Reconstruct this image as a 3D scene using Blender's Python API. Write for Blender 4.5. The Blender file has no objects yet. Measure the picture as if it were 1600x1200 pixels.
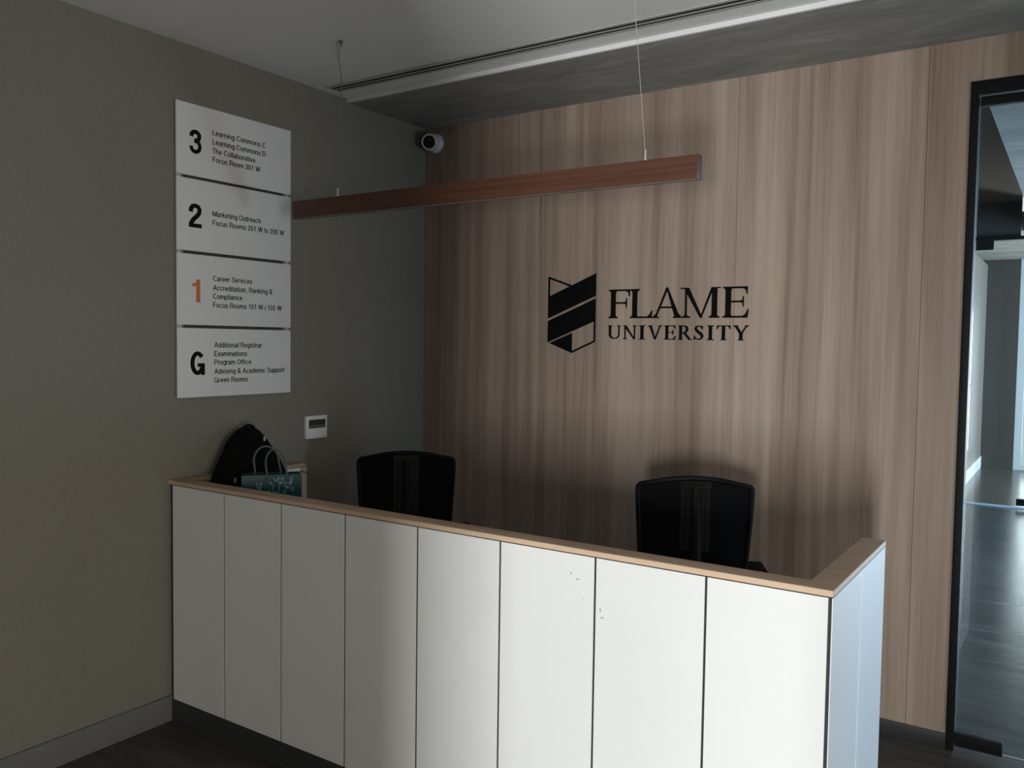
import bpy, bmesh, math, random
from mathutils import Vector, Matrix

random.seed(7)
S = bpy.context.scene
COL = S.collection
PI = math.pi

# ------------------------------------------------------------------ camera
CAM_LOC = Vector((3.231, -3.891, 1.6582))
YAW, PITCH, ROLL, FPX = 0.5892, -0.0486, 0.0140, 1329.05
fw = Vector((-math.sin(YAW) * math.cos(PITCH), math.cos(YAW) * math.cos(PITCH), math.sin(PITCH)))
rt = Vector((math.cos(YAW), math.sin(YAW), 0))
up = rt.cross(fw)
r2 = math.cos(ROLL) * rt + math.sin(ROLL) * up
u2 = -math.sin(ROLL) * rt + math.cos(ROLL) * up
cd = bpy.data.cameras.new('camera')
cam = bpy.data.objects.new('camera', cd)
COL.objects.link(cam)
M = Matrix((r2, u2, -fw)).transposed().to_4x4()
M.translation = CAM_LOC
cam.matrix_world = M
cd.sensor_fit = 'HORIZONTAL'
cd.sensor_width = 36.0
cd.lens = FPX / 1600 * 36.0
cd.clip_start = 0.05
S.camera = cam

# ------------------------------------------------------------------ world, light, exposure
W = bpy.data.worlds.new('world')
S.world = W
W.use_nodes = True
bg = W.node_tree.nodes['Background']
bg.inputs[0].default_value = (0.80, 0.90, 1.0, 1)
bg.inputs[1].default_value = 1.0


def area(name, loc, direction, sx, sy, power, color, spread=PI):
    l = bpy.data.lights.new(name, 'AREA')
    l.shape = 'RECTANGLE'
    l.size, l.size_y = sx, sy
    l.energy = power
    l.color = color
    l.spread = spread
    o = bpy.data.objects.new(name, l)
    COL.objects.link(o)
    o.location = loc
    o.rotation_euler = Vector(direction).to_track_quat('-Z', 'Z').to_euler()
    return o


# area lights at matching wall openings; hall, lobby-side and lobby-end ones are added fill
area('entrance_daylight', (3.95, -6.48, 0.86), (0, 1, 0), 0.44, 1.34, 285, (0.97, 0.99, 1.0))
area('hall_fill', (6.68, -5.05, 1.00), (-1, 0, 0), 1.3, 1.2, 122, (1.0, 0.95, 0.86))  # added fill: unseen opening that supplies the neutral ambient light
area('side_window_daylight', (6.68, -0.32, 0.62), (-1, 0, 0), 0.62, 0.9, 48, (0.52, 0.74, 1.0))
area('lobby_side_fill', (6.68, 4.7, 1.35), (-1, 0, 0), 2.5, 2.5, 430, (0.27, 0.57, 1.0))  # added fill: unseen opening that tints the counter's right side blue
area('lobby_end_fill', (6.68, 8.3, 1.30), (-1, 0, 0), 2.2, 2.2, 620, (0.78, 0.90, 1.0))  # added fill: unseen opening that brightens the far lobby floor
area('lobby_window_daylight', (4.0, 9.90, 1.2), (0, -1, 0), 2.9, 2.0, 100, (0.88, 0.94, 1.0))

S.view_settings.view_transform = 'Standard'
S.view_settings.look = 'None'
S.view_settings.gamma = 1
S.view_settings.use_curve_mapping = False
S.view_settings.exposure = 0.0
S.cycles.use_denoising = True
S.cycles.max_bounces = 10
S.cycles.diffuse_bounces = 3
S.cycles.transparent_max_bounces = 16


# ------------------------------------------------------------------ materials
def mat(name, col, rough=0.5, metal=0.0, spec=0.5):
    m = bpy.data.materials.new(name)
    m.use_nodes = True
    b = m.node_tree.nodes['Principled BSDF']
    b.inputs['Base Color'].default_value = (*col, 1)
    b.inputs['Roughness'].default_value = rough
    b.inputs['Metallic'].default_value = metal
    b.inputs['Specular IOR Level'].default_value = spec
    return m


class NT:
    """small helper around a material's node tree"""

    def __init__(self, m):
        self.t = m.node_tree
        self.b = self.t.nodes['Principled BSDF']
        self.co = self.t.nodes.new('ShaderNodeTexCoord').outputs['Object']

    def n(self, kind, **kw):
        x = self.t.nodes.new(kind)
        for k, v in kw.items():
            if hasattr(x, k):
                setattr(x, k, v)
            else:
                x.inputs[k].default_value = v
        return x

    def link(self, a, b):
        self.t.links.new(a, b)

    def noise(self, sc, scale=1.0, detail=3.0, rough=0.5, dist=0.0, src=None):
        mp = self.n('ShaderNodeMapping')
        mp.inputs['Scale'].default_value = sc
        self.link(src or self.co, mp.inputs['Vector'])
        x = self.n('ShaderNodeTexNoise')
        x.inputs['Scale'].default_value = scale
        x.inputs['Detail'].default_value = detail
        x.inputs['Roughness'].default_value = rough
        x.inputs['Distortion'].default_value = dist
        self.link(mp.outputs[0], x.inputs['Vector'])
        return x.outputs['Fac']

    def math(self, op, a, b):
        x = self.n('ShaderNodeMath')
        x.operation = op
        for i, v in enumerate((a, b)):
            if isinstance(v, (int, float)):
                x.inputs[i].default_value = v
            else:
                self.link(v, x.inputs[i])
        return x.outputs[0]

    def ramp(self, fac, stops):
        x = self.n('ShaderNodeValToRGB')
        e = x.color_ramp.elements
        while len(e) < len(stops):
            e.new(0.5)
        for el, (p, c) in zip(e, stops):
            el.position = p
            el.color = (*c, 1)
        self.link(fac, x.inputs[0])
        return x.outputs[0]

    def bump(self, h, strength=0.2, dist=0.002):
        x = self.n('ShaderNodeBump')
        x.inputs['Strength'].default_value = strength
        x.inputs['Distance'].default_value = dist
        self.link(h, x.inputs['Height'])
        self.link(x.outputs[0], self.b.inputs['Normal'])

    def base(self, c):
        self.link(c, self.b.inputs['Base Color'])


# left wall: woven wall covering
m_wall = mat('woven_wallcovering', (0.36, 0.34, 0.30), 0.75, spec=0.25)
t = NT(m_wall)
a = t.noise((1, 30, 420), 1, 2)
b_ = t.noise((1, 420, 30), 1, 2)
c_ = t.noise((1, 2.0, 2.0), 1, 3)
f = t.math('ADD', t.math('MULTIPLY', t.math('ADD', a, b_), 0.42), t.math('MULTIPLY', c_, 0.16))
t.base(t.ramp(f, [(0.30, (0.172, 0.161, 0.131)), (0.70, (0.242, 0.227, 0.187))]))
t.bump(f, 0.25, 0.001)

# wood laminate of the back wall
m_wood = mat('wood_laminate', (0.3, 0.22, 0.16), 0.45, spec=0.35)
t = NT(m_wood)
warp = t.noise((2.0, 1, 0.9), 1, 2)
wv = t.n('ShaderNodeVectorMath')
wv.operation = 'MULTIPLY_ADD'
cmb = t.n('ShaderNodeCombineXYZ')
t.link(t.math('MULTIPLY', t.math('SUBTRACT', warp, 0.5), 0.035), cmb.inputs[0])
wv.inputs[1].default_value = (1, 1, 1)
t.link(t.co, wv.inputs[0])
t.link(cmb.outputs[0], wv.inputs[2])
src = wv.outputs[0]
n1 = t.noise((6.5, 1, 0.30), 1, 3, 0.5, 0.15, src)
n2 = t.noise((24, 1, 0.55), 1, 3, 0.6, 0.25, src)
n3 = t.noise((95, 1, 1.6), 1, 3, 0.6, 0.0, src)
n4 = t.noise((420, 1, 6), 1, 2, 0.5, 0.0, src)
f = t.math('ADD', t.math('ADD', t.math('MULTIPLY', n1, 0.46), t.math('MULTIPLY', n2, 0.34)),
           t.math('ADD', t.math('MULTIPLY', n3, 0.14), t.math('MULTIPLY', n4, 0.06)))
t.base(t.ramp(f, [(0.33, (0.165, 0.116, 0.086)), (0.46, (0.300, 0.226, 0.175)),
                  (0.55, (0.375, 0.291, 0.232)), (0.69, (0.480, 0.388, 0.320))]))
t.bump(n4, 0.06, 0.001)

m_ceil = mat('painted_ceiling', (0.72, 0.72, 0.70), 0.85, spec=0.2)
t = NT(m_ceil)
t.base(t.ramp(t.noise((1, 1, 1), 1.5, 3), [(0.3, (0.79, 0.78, 0.745)), (0.7, (0.85, 0.84, 0.805))]))
m_trim = mat('white_edge_bead', (0.86, 0.86, 0.84), 0.5)

m_conc = mat('raw_concrete', (0.15, 0.15, 0.14), 0.7, spec=0.3)
t = NT(m_conc)
n1 = t.noise((1.6, 5.5, 3), 1, 5, 0.62, 0.6)
n2 = t.noise((9, 30, 9), 1, 4, 0.6)
f = t.math('ADD', t.math('MULTIPLY', n1, 0.7), t.math('MULTIPLY', n2, 0.3))
t.base(t.ramp(f, [(0.34, (0.20, 0.195, 0.172)), (0.52, (0.275, 0.270, 0.242)), (0.66, (0.375, 0.368, 0.335))]))
t.bump(f, 0.25, 0.004)

m_floor = mat('dark_carpet_plank', (0.05, 0.047, 0.04), 0.55, spec=0.22)
t = NT(m_floor)
n1 = t.noise((2.2, 14, 1), 1, 5, 0.65, 0.3)
n2 = t.noise((160, 300, 1), 1, 2)
t.base(t.ramp(n1, [(0.32, (0.034, 0.031, 0.026)), (0.66, (0.088, 0.083, 0.074))]))
t.link(t.ramp(n1, [(0.3, (0.36,) * 3), (0.7, (0.50,) * 3)]), t.b.inputs['Roughness'])
t.bump(n2, 0.15, 0.001)

m_floor2 = mat('grey_lobby_plank', (0.06, 0.06, 0.058), 0.35, spec=0.3)
t = NT(m_floor2)
n1 = t.noise((1.3, 7, 1), 1, 5, 0.65, 0.3)
t.base(t.ramp(n1, [(0.32, (0.040, 0.040, 0.038)), (0.66, (0.095, 0.095, 0.091))]))
t.link(t.ramp(n1, [(0.3, (0.19,) * 3), (0.7, (0.25,) * 3)]), t.b.inputs['Roughness'])

m_base_l = mat('grey_skirting', (0.155, 0.155, 0.147), 0.5)
m_base_b = mat('black_skirting', (0.028, 0.028, 0.028), 0.28)
m_white = mat('white_laminate', (0.80, 0.80, 0.775), 0.38, spec=0.45)
t = NT(m_white)
t.base(t.ramp(t.noise((1.5, 1.5, 1), 1, 4), [(0.3, (0.77, 0.77, 0.745)), (0.7, (0.81, 0.81, 0.785))]))
m_white_m = mat('faint_scuff', (0.45, 0.44, 0.42), 0.6)

m_oak = mat('oak_laminate', (0.45, 0.32, 0.22), 0.42, spec=0.4)
t = NT(m_oak)
n1 = t.noise((3, 45, 45), 1, 4, 0.6, 0.3)
n2 = t.noise((25, 250, 250), 1, 2)
f = t.math('ADD', t.math('MULTIPLY', n1, 0.75), t.math('MULTIPLY', n2, 0.25))
t.base(t.ramp(f, [(0.3, (0.37, 0.245, 0.160)), (0.68, (0.53, 0.385, 0.270))]))
m_oak_edge = mat('oak_edge_band', (0.62, 0.45, 0.31), 0.45)
m_core = mat('dark_core', (0.02, 0.02, 0.024), 0.6)
m_plinth = mat('dark_plinth', (0.045, 0.047, 0.045), 0.45)

m_pend = mat('mahogany', (0.13, 0.045, 0.022), 0.42)
t = NT(m_pend)
n1 = t.noise((1.2, 60, 60), 1, 4, 0.6, 0.2)
t.base(t.ramp(n1, [(0.3, (0.070, 0.026, 0.014)), (0.7, (0.120, 0.050, 0.029))]))
m_diff = mat('opal_diffuser', (0.35, 0.33, 0.30), 0.3)
m_cable = mat('steel_cable', (0.72, 0.70, 0.66), 0.35, 0.6)
m_cable_d = mat('grey_wire', (0.16, 0.15, 0.13), 0.6)
m_alu = mat('grey_aluminium', (0.46, 0.45, 0.42), 0.5)
m_void = mat('black_plenum', (0.004, 0.004, 0.004), 0.9)

m_signw = mat('white_sign_panel', (0.70, 0.70, 0.68), 0.6, spec=0.25)
m_signb = mat('dark_sign_backing', (0.035, 0.033, 0.028), 0.5)
m_ink = mat('black_lettering', (0.008, 0.008, 0.008), 0.6, spec=0.08)
m_orange = mat('orange_lettering', (0.62, 0.17, 0.035), 0.5)
m_logo = mat('black_acrylic', (0.004, 0.004, 0.004), 0.6, spec=0.06)

m_plast = mat('white_plastic', (0.74, 0.74, 0.72), 0.35)
m_lcd = mat('dark_display', (0.035, 0.036, 0.033), 0.2)
m_lcd2 = mat('grey_display_bar', (0.085, 0.087, 0.082), 0.3)
m_lens = mat('black_lens', (0.003, 0.003, 0.003), 0.12)

m_black = mat('black_plastic', (0.006, 0.006, 0.006), 0.55, spec=0.12)
m_meshf = mat('black_mesh_fabric', (0.007, 0.007, 0.007), 0.9, spec=0.1)
m_seat = mat('black_seat_fabric', (0.010, 0.010, 0.010), 0.9)
m_pack = mat('black_nylon', (0.004, 0.004, 0.004), 0.85, spec=0.1)
t = NT(m_pack)
t.bump(t.noise((60, 60, 60), 1, 3), 0.4, 0.004)
m_pull = mat('zip_metal', (0.55, 0.55, 0.55), 0.35, 0.8)
m_teal = mat('teal_paper', (0.008, 0.050, 0.055), 0.4, spec=0.3)
m_teal_d = mat('dark_teal_ribbon', (0.010, 0.055, 0.060), 0.5)
m_rope = mat('grey_green_cord', (0.085, 0.115, 0.105), 0.7)
m_print = mat('pale_blue_print', (0.20, 0.44, 0.52), 0.4)

m_frame = mat('black_door_frame', (0.007, 0.008, 0.008), 0.45, spec=0.18)
m_grey_d = mat('lobby_dark_grey', (0.060, 0.054, 0.047), 0.7, spec=0.15)
m_grey_l = mat('lobby_pale_wall', (0.135, 0.122, 0.115), 0.5)
m_brown_d = mat('dark_brown_panel', (0.075, 0.058, 0.045), 0.6)
m_hall = mat('hall_plaster', (0.24, 0.225, 0.20), 0.8)
m_wframe = mat('pale_window_frame', (0.50, 0.53, 0.55), 0.45)


def glass_mat(name, tint):
    m = bpy.data.materials.new(name)
    m.use_nodes = True
    nt = m.node_tree
    nt.nodes.remove(nt.nodes['Principled BSDF'])
    out = nt.nodes['Material Output']
    tr = nt.nodes.new('ShaderNodeBsdfTransparent')
    tr.inputs[0].default_value = (*tint, 1)
    gl = nt.nodes.new('ShaderNodeBsdfGlossy')
    gl.inputs['Roughness'].default_value = 0.0
    fr = nt.nodes.new('ShaderNodeFresnel')
    fr.inputs[0].default_value = 1.5
    mx = nt.nodes.new('ShaderNodeMixShader')
    nt.links.new(fr.outputs[0], mx.inputs[0])
    nt.links.new(tr.outputs[0], mx.inputs[1])
    nt.links.new(gl.outputs[0], mx.inputs[2])
    nt.links.new(mx.outputs[0], out.inputs[0])
    return m


m_glass = glass_mat('clear_glass', (0.94, 0.96, 0.95))


# ------------------------------------------------------------------ geometry helpers
def box(bm, x0, x1, y0, y1, z0, z1):
    vs = [bm.verts.new((x, y, z)) for z in (z0, z1) for x, y in ((x0, y0), (x1, y0), (x1, y1), (x0, y1))]
    for q in ((3, 2, 1, 0), (4, 5, 6, 7), (0, 1, 5, 4), (1, 2, 6, 5), (2, 3, 7, 6), (3, 0, 4, 7)):
        bm.faces.new([vs[i] for i in q])
    return vs


def prism(bm, pts, axis, a, b):
    """extrude the closed 2D outline pts between a and b along axis ('x': pts are (y,z); 'y': (x,z); 'z': (x,y))"""
    def p3(p, t):
        return {'x': (t, p[0], p[1]), 'y': (p[0], t, p[1]), 'z': (p[0], p[1], t)}[axis]
    lo = [bm.verts.new(p3(p, a)) for p in pts]
    hi = [bm.verts.new(p3(p, b)) for p in pts]
    n = len(pts)
    bm.faces.new(lo)
    bm.faces.new(hi[::-1])
    for i in range(n):
        j = (i + 1) % n
        bm.faces.new((lo[i], hi[i], hi[j], lo[j]))


def tube(bm, pts, r, seg=8, closed=False, flat=1.0):
    pts = [Vector(p) for p in pts]
    n = len(pts)
    rr = r if isinstance(r, (list, tuple)) else [r] * n
    rings = []
    prev = None
    for i, p in enumerate(pts):
        a = pts[(i - 1) % n] if (i > 0 or closed) else p
        b = pts[(i + 1) % n] if (i < n - 1 or closed) else p
        d = (b - a)
        d = d.normalized() if d.length > 1e-9 else Vector((0, 0, 1))
        if prev is None:
            h = Vector((0, 0, 1)) if abs(d.z) < 0.9 else Vector((0, 1, 0))
            s = d.cross(h).normalized()
        else:
            s = (prev - d * prev.dot(d)).normalized()
        prev = s
        w = d.cross(s)
        rings.append([bm.verts.new(p + rr[i] * (math.cos(2 * PI * k / seg) * s + flat * math.sin(2 * PI * k / seg) * w))
                      for k in range(seg)])
    for i in range(n if closed else n - 1):
        A, B = rings[i], rings[(i + 1) % n]
        for k in range(seg):
            l = (k + 1) % seg
            bm.faces.new((A[k], A[l], B[l], B[k]))
    if not closed:
        bm.faces.new(rings[0][::-1])
        bm.faces.new(rings[-1])


def lathe(bm, prof, seg=32, mtx=None):
    """revolve prof [(r,z)...] about z"""
    rings = []
    for r, z in prof:
        if r < 1e-6:
            rings.append([bm.verts.new((0, 0, z))])
        else:
            rings.append([bm.verts.new((r * math.cos(2 * PI * k / seg), r * math.sin(2 * PI * k / seg), z)) for k in range(seg)])
    for A, B in zip(rings, rings[1:]):
        for k in range(seg):
            l = (k + 1) % seg
            if len(A) == 1 and len(B) == 1:
                continue
            if len(A) == 1:
                bm.faces.new((A[0], B[k], B[l]))
            elif len(B) == 1:
                bm.faces.new((A[k], A[l], B[0]))
            else:
                bm.faces.new((A[k], A[l], B[l], B[k]))
    if mtx is not None:
        bmesh.ops.transform(bm, matrix=mtx, verts=[v for R in rings for v in R])


def ob(name, bm, m, parent=None, bevel=0.0, seg=2, smooth=False, sharp=40):
    bmesh.ops.recalc_face_normals(bm, faces=bm.faces[:])
    if bevel:
        bmesh.ops.bevel(bm, geom=[e for e in bm.edges if e.calc_face_angle(0) > 0.5], offset=bevel, segments=seg,
                        profile=0.7, affect='EDGES', clamp_overlap=True)
    me = bpy.data.meshes.new(name)
    bm.to_mesh(me)
    bm.free()
    if smooth or bevel:
        me.shade_smooth()
        me.set_sharp_from_angle(angle=math.radians(sharp))
    me.materials.append(m)
    o = bpy.data.objects.new(name, me)
    COL.objects.link(o)
    if parent:
        o.parent = parent
    return o


def bxo(name, m, parent, *dims, bevel=0.0, seg=2):
    bm = bmesh.new()
    for d in (dims if isinstance(dims[0], (tuple, list)) else [dims]):
        box(bm, *d)
    return ob(name, bm, m, parent, bevel, seg)


def tag(o, label=None, cat=None, group=None, kind=None):
    for k, v in (('label', label), ('category', cat), ('group', group), ('kind', kind)):
        if v:
            o[k] = v
    return o


def thing(name, label, cat, loc=(0, 0, 0), rotz=0.0, group=None, kind=None):
    o = bpy.data.objects.new(name, None)
    o.empty_display_size = 0.1
    COL.objects.link(o)
    o.location = loc
    o.rotation_euler = (0, 0, rotz)
    return tag(o, label, cat, group, kind)


def struct(o):
    o['kind'] = 'structure'
    return o


def stroke(pts, ws):
    """ribbon along pts with widths ws, as a list of quads; sharp corners are cut into separate overlapping ribbons"""
    P = [Vector(p) for p in pts]
    closed = (P[0] - P[-1]).length < 1e-6
    cuts = [0]
    for i in range(1, len(P) - 1):
        if (P[i] - P[i - 1]).angle(P[i + 1] - P[i]) > 0.85:
            cuts.append(i)
    cuts.append(len(P) - 1)
    out = []
    for c0, c1 in zip(cuts, cuts[1:]):
        Q, wq = [p.copy() for p in P[c0:c1 + 1]], ws[c0:c1 + 1]
        if c0 > 0:
            Q[0] -= (Q[1] - Q[0]).normalized() * wq[0] * .35
        if c1 < len(P) - 1:
            Q[-1] += (Q[-1] - Q[-2]).normalized() * wq[-1] * .35
        N = []
        for i in range(len(Q)):
            if closed and len(cuts) == 2 and i in (0, len(Q) - 1):
                d = Q[1] - Q[-2]
            else:
                d = Q[min(i + 1, len(Q) - 1)] - Q[max(i - 1, 0)]
            d.normalize()
            N.append(Vector((-d.y, d.x)))
        for i in range(len(Q) - 1):
            a0, a1 = Q[i] + N[i] * wq[i] / 2, Q[i] - N[i] * wq[i] / 2
            b0, b1 = Q[i + 1] + N[i + 1] * wq[i + 1] / 2, Q[i + 1] - N[i + 1] * wq[i + 1] / 2
            out.append([tuple(a0), tuple(a1), tuple(b1), tuple(b0)])
    return out


def arc(cx, cy, rx, ry, a0, a1, n=10):
    return [(cx + rx * math.cos(math.radians(a0 + (a1 - a0) * k / n)), cy + ry * math.sin(math.radians(a0 + (a1 - a0) * k / n)))
            for k in range(n + 1)]


def seg_(*p):
    return [(p[i], p[i + 1]) for i in range(0, len(p), 2)]


XH = .73
RING = arc(.28, XH / 2, .21, XH / 2 - .05, 0, 360, 16)
# plain grotesque letters as centre lines: advance width, strokes (cap height 1)
SANS = {
    ' ': (.28, []), 'i': (.22, [seg_(.11, 0, .11, XH), seg_(.11, .89, .11, 1.0)]), 'l': (.22, [seg_(.11, 0, .11, 1)]),
    '|': (.22, [seg_(.11, 0, .11, .74)]), ',': (.24, [seg_(.12, .10, .12, 0, .07, -.16)]),
    'a': (.55, [seg_(.08, .52, .12, .63, .26, .68, .40, .63, .44, .50, .44, .12, .50, .03),
                seg_(.44, .43, .20, .37, .08, .28, .08, .12, .18, .04, .32, .08, .44, .22)]),
    'b': (.56, [RING, seg_(.08, 0, .08, 1)]), 'd': (.56, [RING, seg_(.48, 0, .48, 1)]),
    'c': (.52, [arc(.28, XH / 2, .20, XH / 2 - .05, 38, 322)]), 'o': (.56, [RING]),
    'e': (.55, [seg_(.08, .37, .48, .37) + arc(.28, XH / 2, .20, XH / 2 - .05, 8, 318)]),
    'f': (.30, [seg_(.14, 0, .14, .80, .18, .92, .29, .95), seg_(.01, .68, .28, .68)]),
    'g': (.56, [RING, seg_(.48, XH, .48, .0, .44, -.14, .28, -.20, .11, -.12)]),
    'h': (.55, [seg_(.09, 0, .09, 1), seg_(.09, .45, .16, .61, .29, .68, .41, .61, .46, .47, .46, 0)]),
    'k': (.50, [seg_(.09, 0, .09, 1), seg_(.43, XH, .10, .30), seg_(.22, .43, .46, 0)]),
    'm': (.82, [seg_(.09, 0, .09, XH), seg_(.09, .47, .15, .61, .26, .68, .37, .61, .41, .48, .41, 0),
                seg_(.41, .47, .47, .61, .58, .68, .69, .61, .73, .48, .73, 0)]),
    'n': (.55, [seg_(.09, 0, .09, XH), seg_(.09, .45, .16, .61, .29, .68, .41, .61, .46, .47, .46, 0)]),
    'p': (.56, [RING, seg_(.08, -.22, .08, XH)]),
    'r': (.34, [seg_(.09, 0, .09, XH), seg_(.09, .44, .16, .60, .33, .67)]),
    's': (.50, [seg_(.43, .52, .38, .63, .25, .68, .13, .62, .10, .51, .16, .43, .34, .34, .42, .25, .41, .12, .32, .05, .19, .05, .09, .12, .07, .21)]),
    't': (.30, [seg_(.14, .92, .14, .14, .18, .05, .29, .04), seg_(.01, .68, .28, .68)]),
    'u': (.55, [seg_(.09, XH, .09, .24, .14, .10, .26, .05, .39, .12, .46, .27), seg_(.46, XH, .46, 0)]),
    'v': (.50, [seg_(.05, XH, .25, .03, .45, XH)]), 'x': (.50, [seg_(.05, XH, .45, 0), seg_(.45, XH, .05, 0)]),
    'A': (.66, [seg_(.04, 0, .33, .97, .62, 0), seg_(.15, .34, .51, .34)]),
    'C': (.70, [arc(.37, .5, .28, .45, 36, 324, 14)]),
    'D': (.71, [seg_(.10, .05, .10, .95, .32, .95) + arc(.32, .5, .30, .45, 80, -80, 10) + seg_(.32, .05, .10, .05)]),
    'E': (.62, [seg_(.57, .95, .10, .95, .10, .05, .58, .05), seg_(.10, .52, .53, .52)]),
    'F': (.58, [seg_(.10, 0, .10, .95, .55, .95), seg_(.10, .50, .49, .50)]),
    'G': (.74, [arc(.38, .5, .29, .45, 40, 345, 14) + seg_(.66, .46, .40, .46), seg_(.665, .46, .665, 0)]),
    'L': (.55, [seg_(.10, 1, .10, .05, .52, .05)]),
    'M': (.82, [seg_(.09, 0, .09, .98), seg_(.10, .97, .41, .05, .72, .97), seg_(.73, .98, .73, 0)]),
    'O': (.74, [arc(.37, .5, .29, .45, 0, 360, 20)]),
    'P': (.64, [seg_(.10, 0, .10, .95, .36, .95) + arc(.36, .70, .21, .25, 80, -80, 8) + seg_(.36, .45, .10, .45)]),
    'R': (.69, [seg_(.10, 0, .10, .95, .38, .95) + arc(.38, .71, .21, .24, 80, -80, 8) + seg_(.38, .47, .10, .47),
                seg_(.38, .47, .52, .40, .56, .22, .60, 0)]),
    'S': (.64, [seg_(.55, .71, .51, .86, .39, .95, .23, .94, .11, .84, .10, .70, .18, .58, .42, .48, .55, .37, .56, .20, .47, .08, .31, .04,
                     .16, .08, .08, .19, .07, .31)]),
    'T': (.60, [seg_(.03, .95, .57, .95), seg_(.30, 0, .30, .95)]),
    'W': (.94, [seg_(.04, 1, .25, .04, .47, .96, .69, .04, .90, 1)]),
    '&': (.70, [seg_(.62, .0, .22, .58, .16, .76, .20, .90, .32, .95, .44, .89, .45, .75, .36, .62, .14, .42, .08, .26, .12, .11, .26, .04,
                     .42, .10, .54, .26, .58, .44)]),
    '0': (.55, [arc(.275, .48, .19, .45, 0, 360, 16)]), '1': (.55, [seg_(.10, .74, .24, .80, .31, .97, .31, 0)]),
    '2': (.55, [seg_(.09, .66, .12, .82, .26, .93, .40, .86, .45, .70, .38, .52, .18, .30, .09, .05, .48, .05)]),
    '3': (.55, [seg_(.08, .70, .13, .86, .27, .93, .41, .86, .44, .70, .37, .56, .22, .51, .38, .46, .47, .30, .42, .11, .27, .03, .13, .09, .07, .25)]),
    '5': (.55, [seg_(.45, .92, .15, .92, .11, .47, .26, .57, .40, .52, .47, .33, .42, .12, .26, .03, .13, .08, .08, .22)]),
}
BIG = {
    '3': [[(.10, .70), (.12, .80), (.19, .88), (.30, .91), (.41, .88), (.475, .80), (.475, .69), (.43, .60), (.36, .555), (.24, .545)],
          [(.24, .535), (.38, .52), (.47, .45), (.505, .33), (.48, .20), (.40, .12), (.29, .09), (.18, .12), (.11, .20), (.09, .31)]],
    '2': [[(.10, .64), (.12, .78), (.19, .88), (.31, .91), (.43, .87), (.49, .76), (.47, .62), (.38, .49), (.24, .36), (.14, .22), (.10, .085)],
          [(.02, .085), (.58, .085)]],
    '1': [[(.33, 0.0), (.33, .985)], [(.05, .745), (.20, .76), (.31, .83), (.36, .985)]],
    'G': [arc(.33, .5, .235, .41, 38, 330, 20), [(.575, .0), (.575, .47)], [(.33, .42), (.66, .42)], [(.53, .28), (.575, .44)]],
}


def letters_mesh(name, polys, m, parent, y0, y1, z, cap, x, thick=0.0006):
    """flat lettering on a plane facing +x: outlines in cap heights, fitted between y0 and y1 on the baseline z"""
    xs = [p[0] for q in polys for p in q]
    lo, hi = min(xs), max(xs)
    sx = (y1 - y0) / (hi - lo)
    bm = bmesh.new()
    for k, q in enumerate(polys):
        prism(bm, [(y0 + (p[0] - lo) * sx, z + p[1] * cap) for p in q], 'x', x - .0002, x + thick + 1e-6 * (k % 40))
    return ob(name, bm, m, parent)


def text_mesh(name, body, m, parent, y0, y1, z, cap, x):
    polys, pen = [], 0.0
    for ch in body:
        w, sts = SANS[ch]
        for st in sts:
            polys += stroke([(pen + p[0], p[1]) for p in st], [.135] * len(st))
        pen += w + .035
    return letters_mesh(name, polys, m, parent, y0, y1, z, cap, x)


def big_number(name, ch, m, parent, y0, y1, z, cap, x):
    polys = []
    for k, st in enumerate(BIG[ch]):
        w = {'1': (.20, .13), 'G': (.185, .17, .15, .15)}.get(ch, (.185, .17))[k]
        polys += stroke(st, [w] * len(st))
    return letters_mesh(name, polys, m, parent, y0, y1, z, cap, x)


# ------------------------------------------------------------------ the room
CEIL = 2.915
XR, YF = 6.6, -6.4                # right and front walls of the hall
XD0, XD1, ZD = 2.823, 3.93, 2.724  # glass door opening in the back wall

struct(bxo('floor', m_floor, None, -0.1, 7.0, -6.8, 0.045, -0.1, 0.0))
struct(bxo('floor_lobby', m_floor2, None, -0.1, 7.0, 0.045, 10.2, -0.1, 0.0))

struct(bxo('wall_left', m_wall, None, -0.15, 0.0, YF, 0.15, 0.0, 3.1))

# back wall: core plus laminate panels with fine joints
wb = struct(bxo('wall_back', m_core, None, (0.0, XD0, 0.010, 0.15, 0.0, 3.0), (XD0, XD1, 0.010, 0.15, ZD, 3.0),
                (XD1, XR, 0.010, 0.15, 0.0, 3.0)))
for x0, x1 in ((0.0, 0.794), (0.794, 1.873), (1.873, 2.668)):
    bxo('wood_panel', m_wood, wb, x0 + 0.0008, x1 - 0.0008, 0.0, 0.010, 0.062, 2.896)
bm = bmesh.new()
prism(bm, [(2.6688, 0.062), (XD0, 0.062), (XD0, ZD), (XD1, ZD), (XD1, 2.896), (2.6688, 2.896)], 'y', 0.0, 0.010)
ob('wood_panel', bm, m_wood, wb)
bxo('wood_panel', m_wood, wb, XD1 + 0.0008, XR, 0.0, 0.010, 0.062, 2.896)

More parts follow.
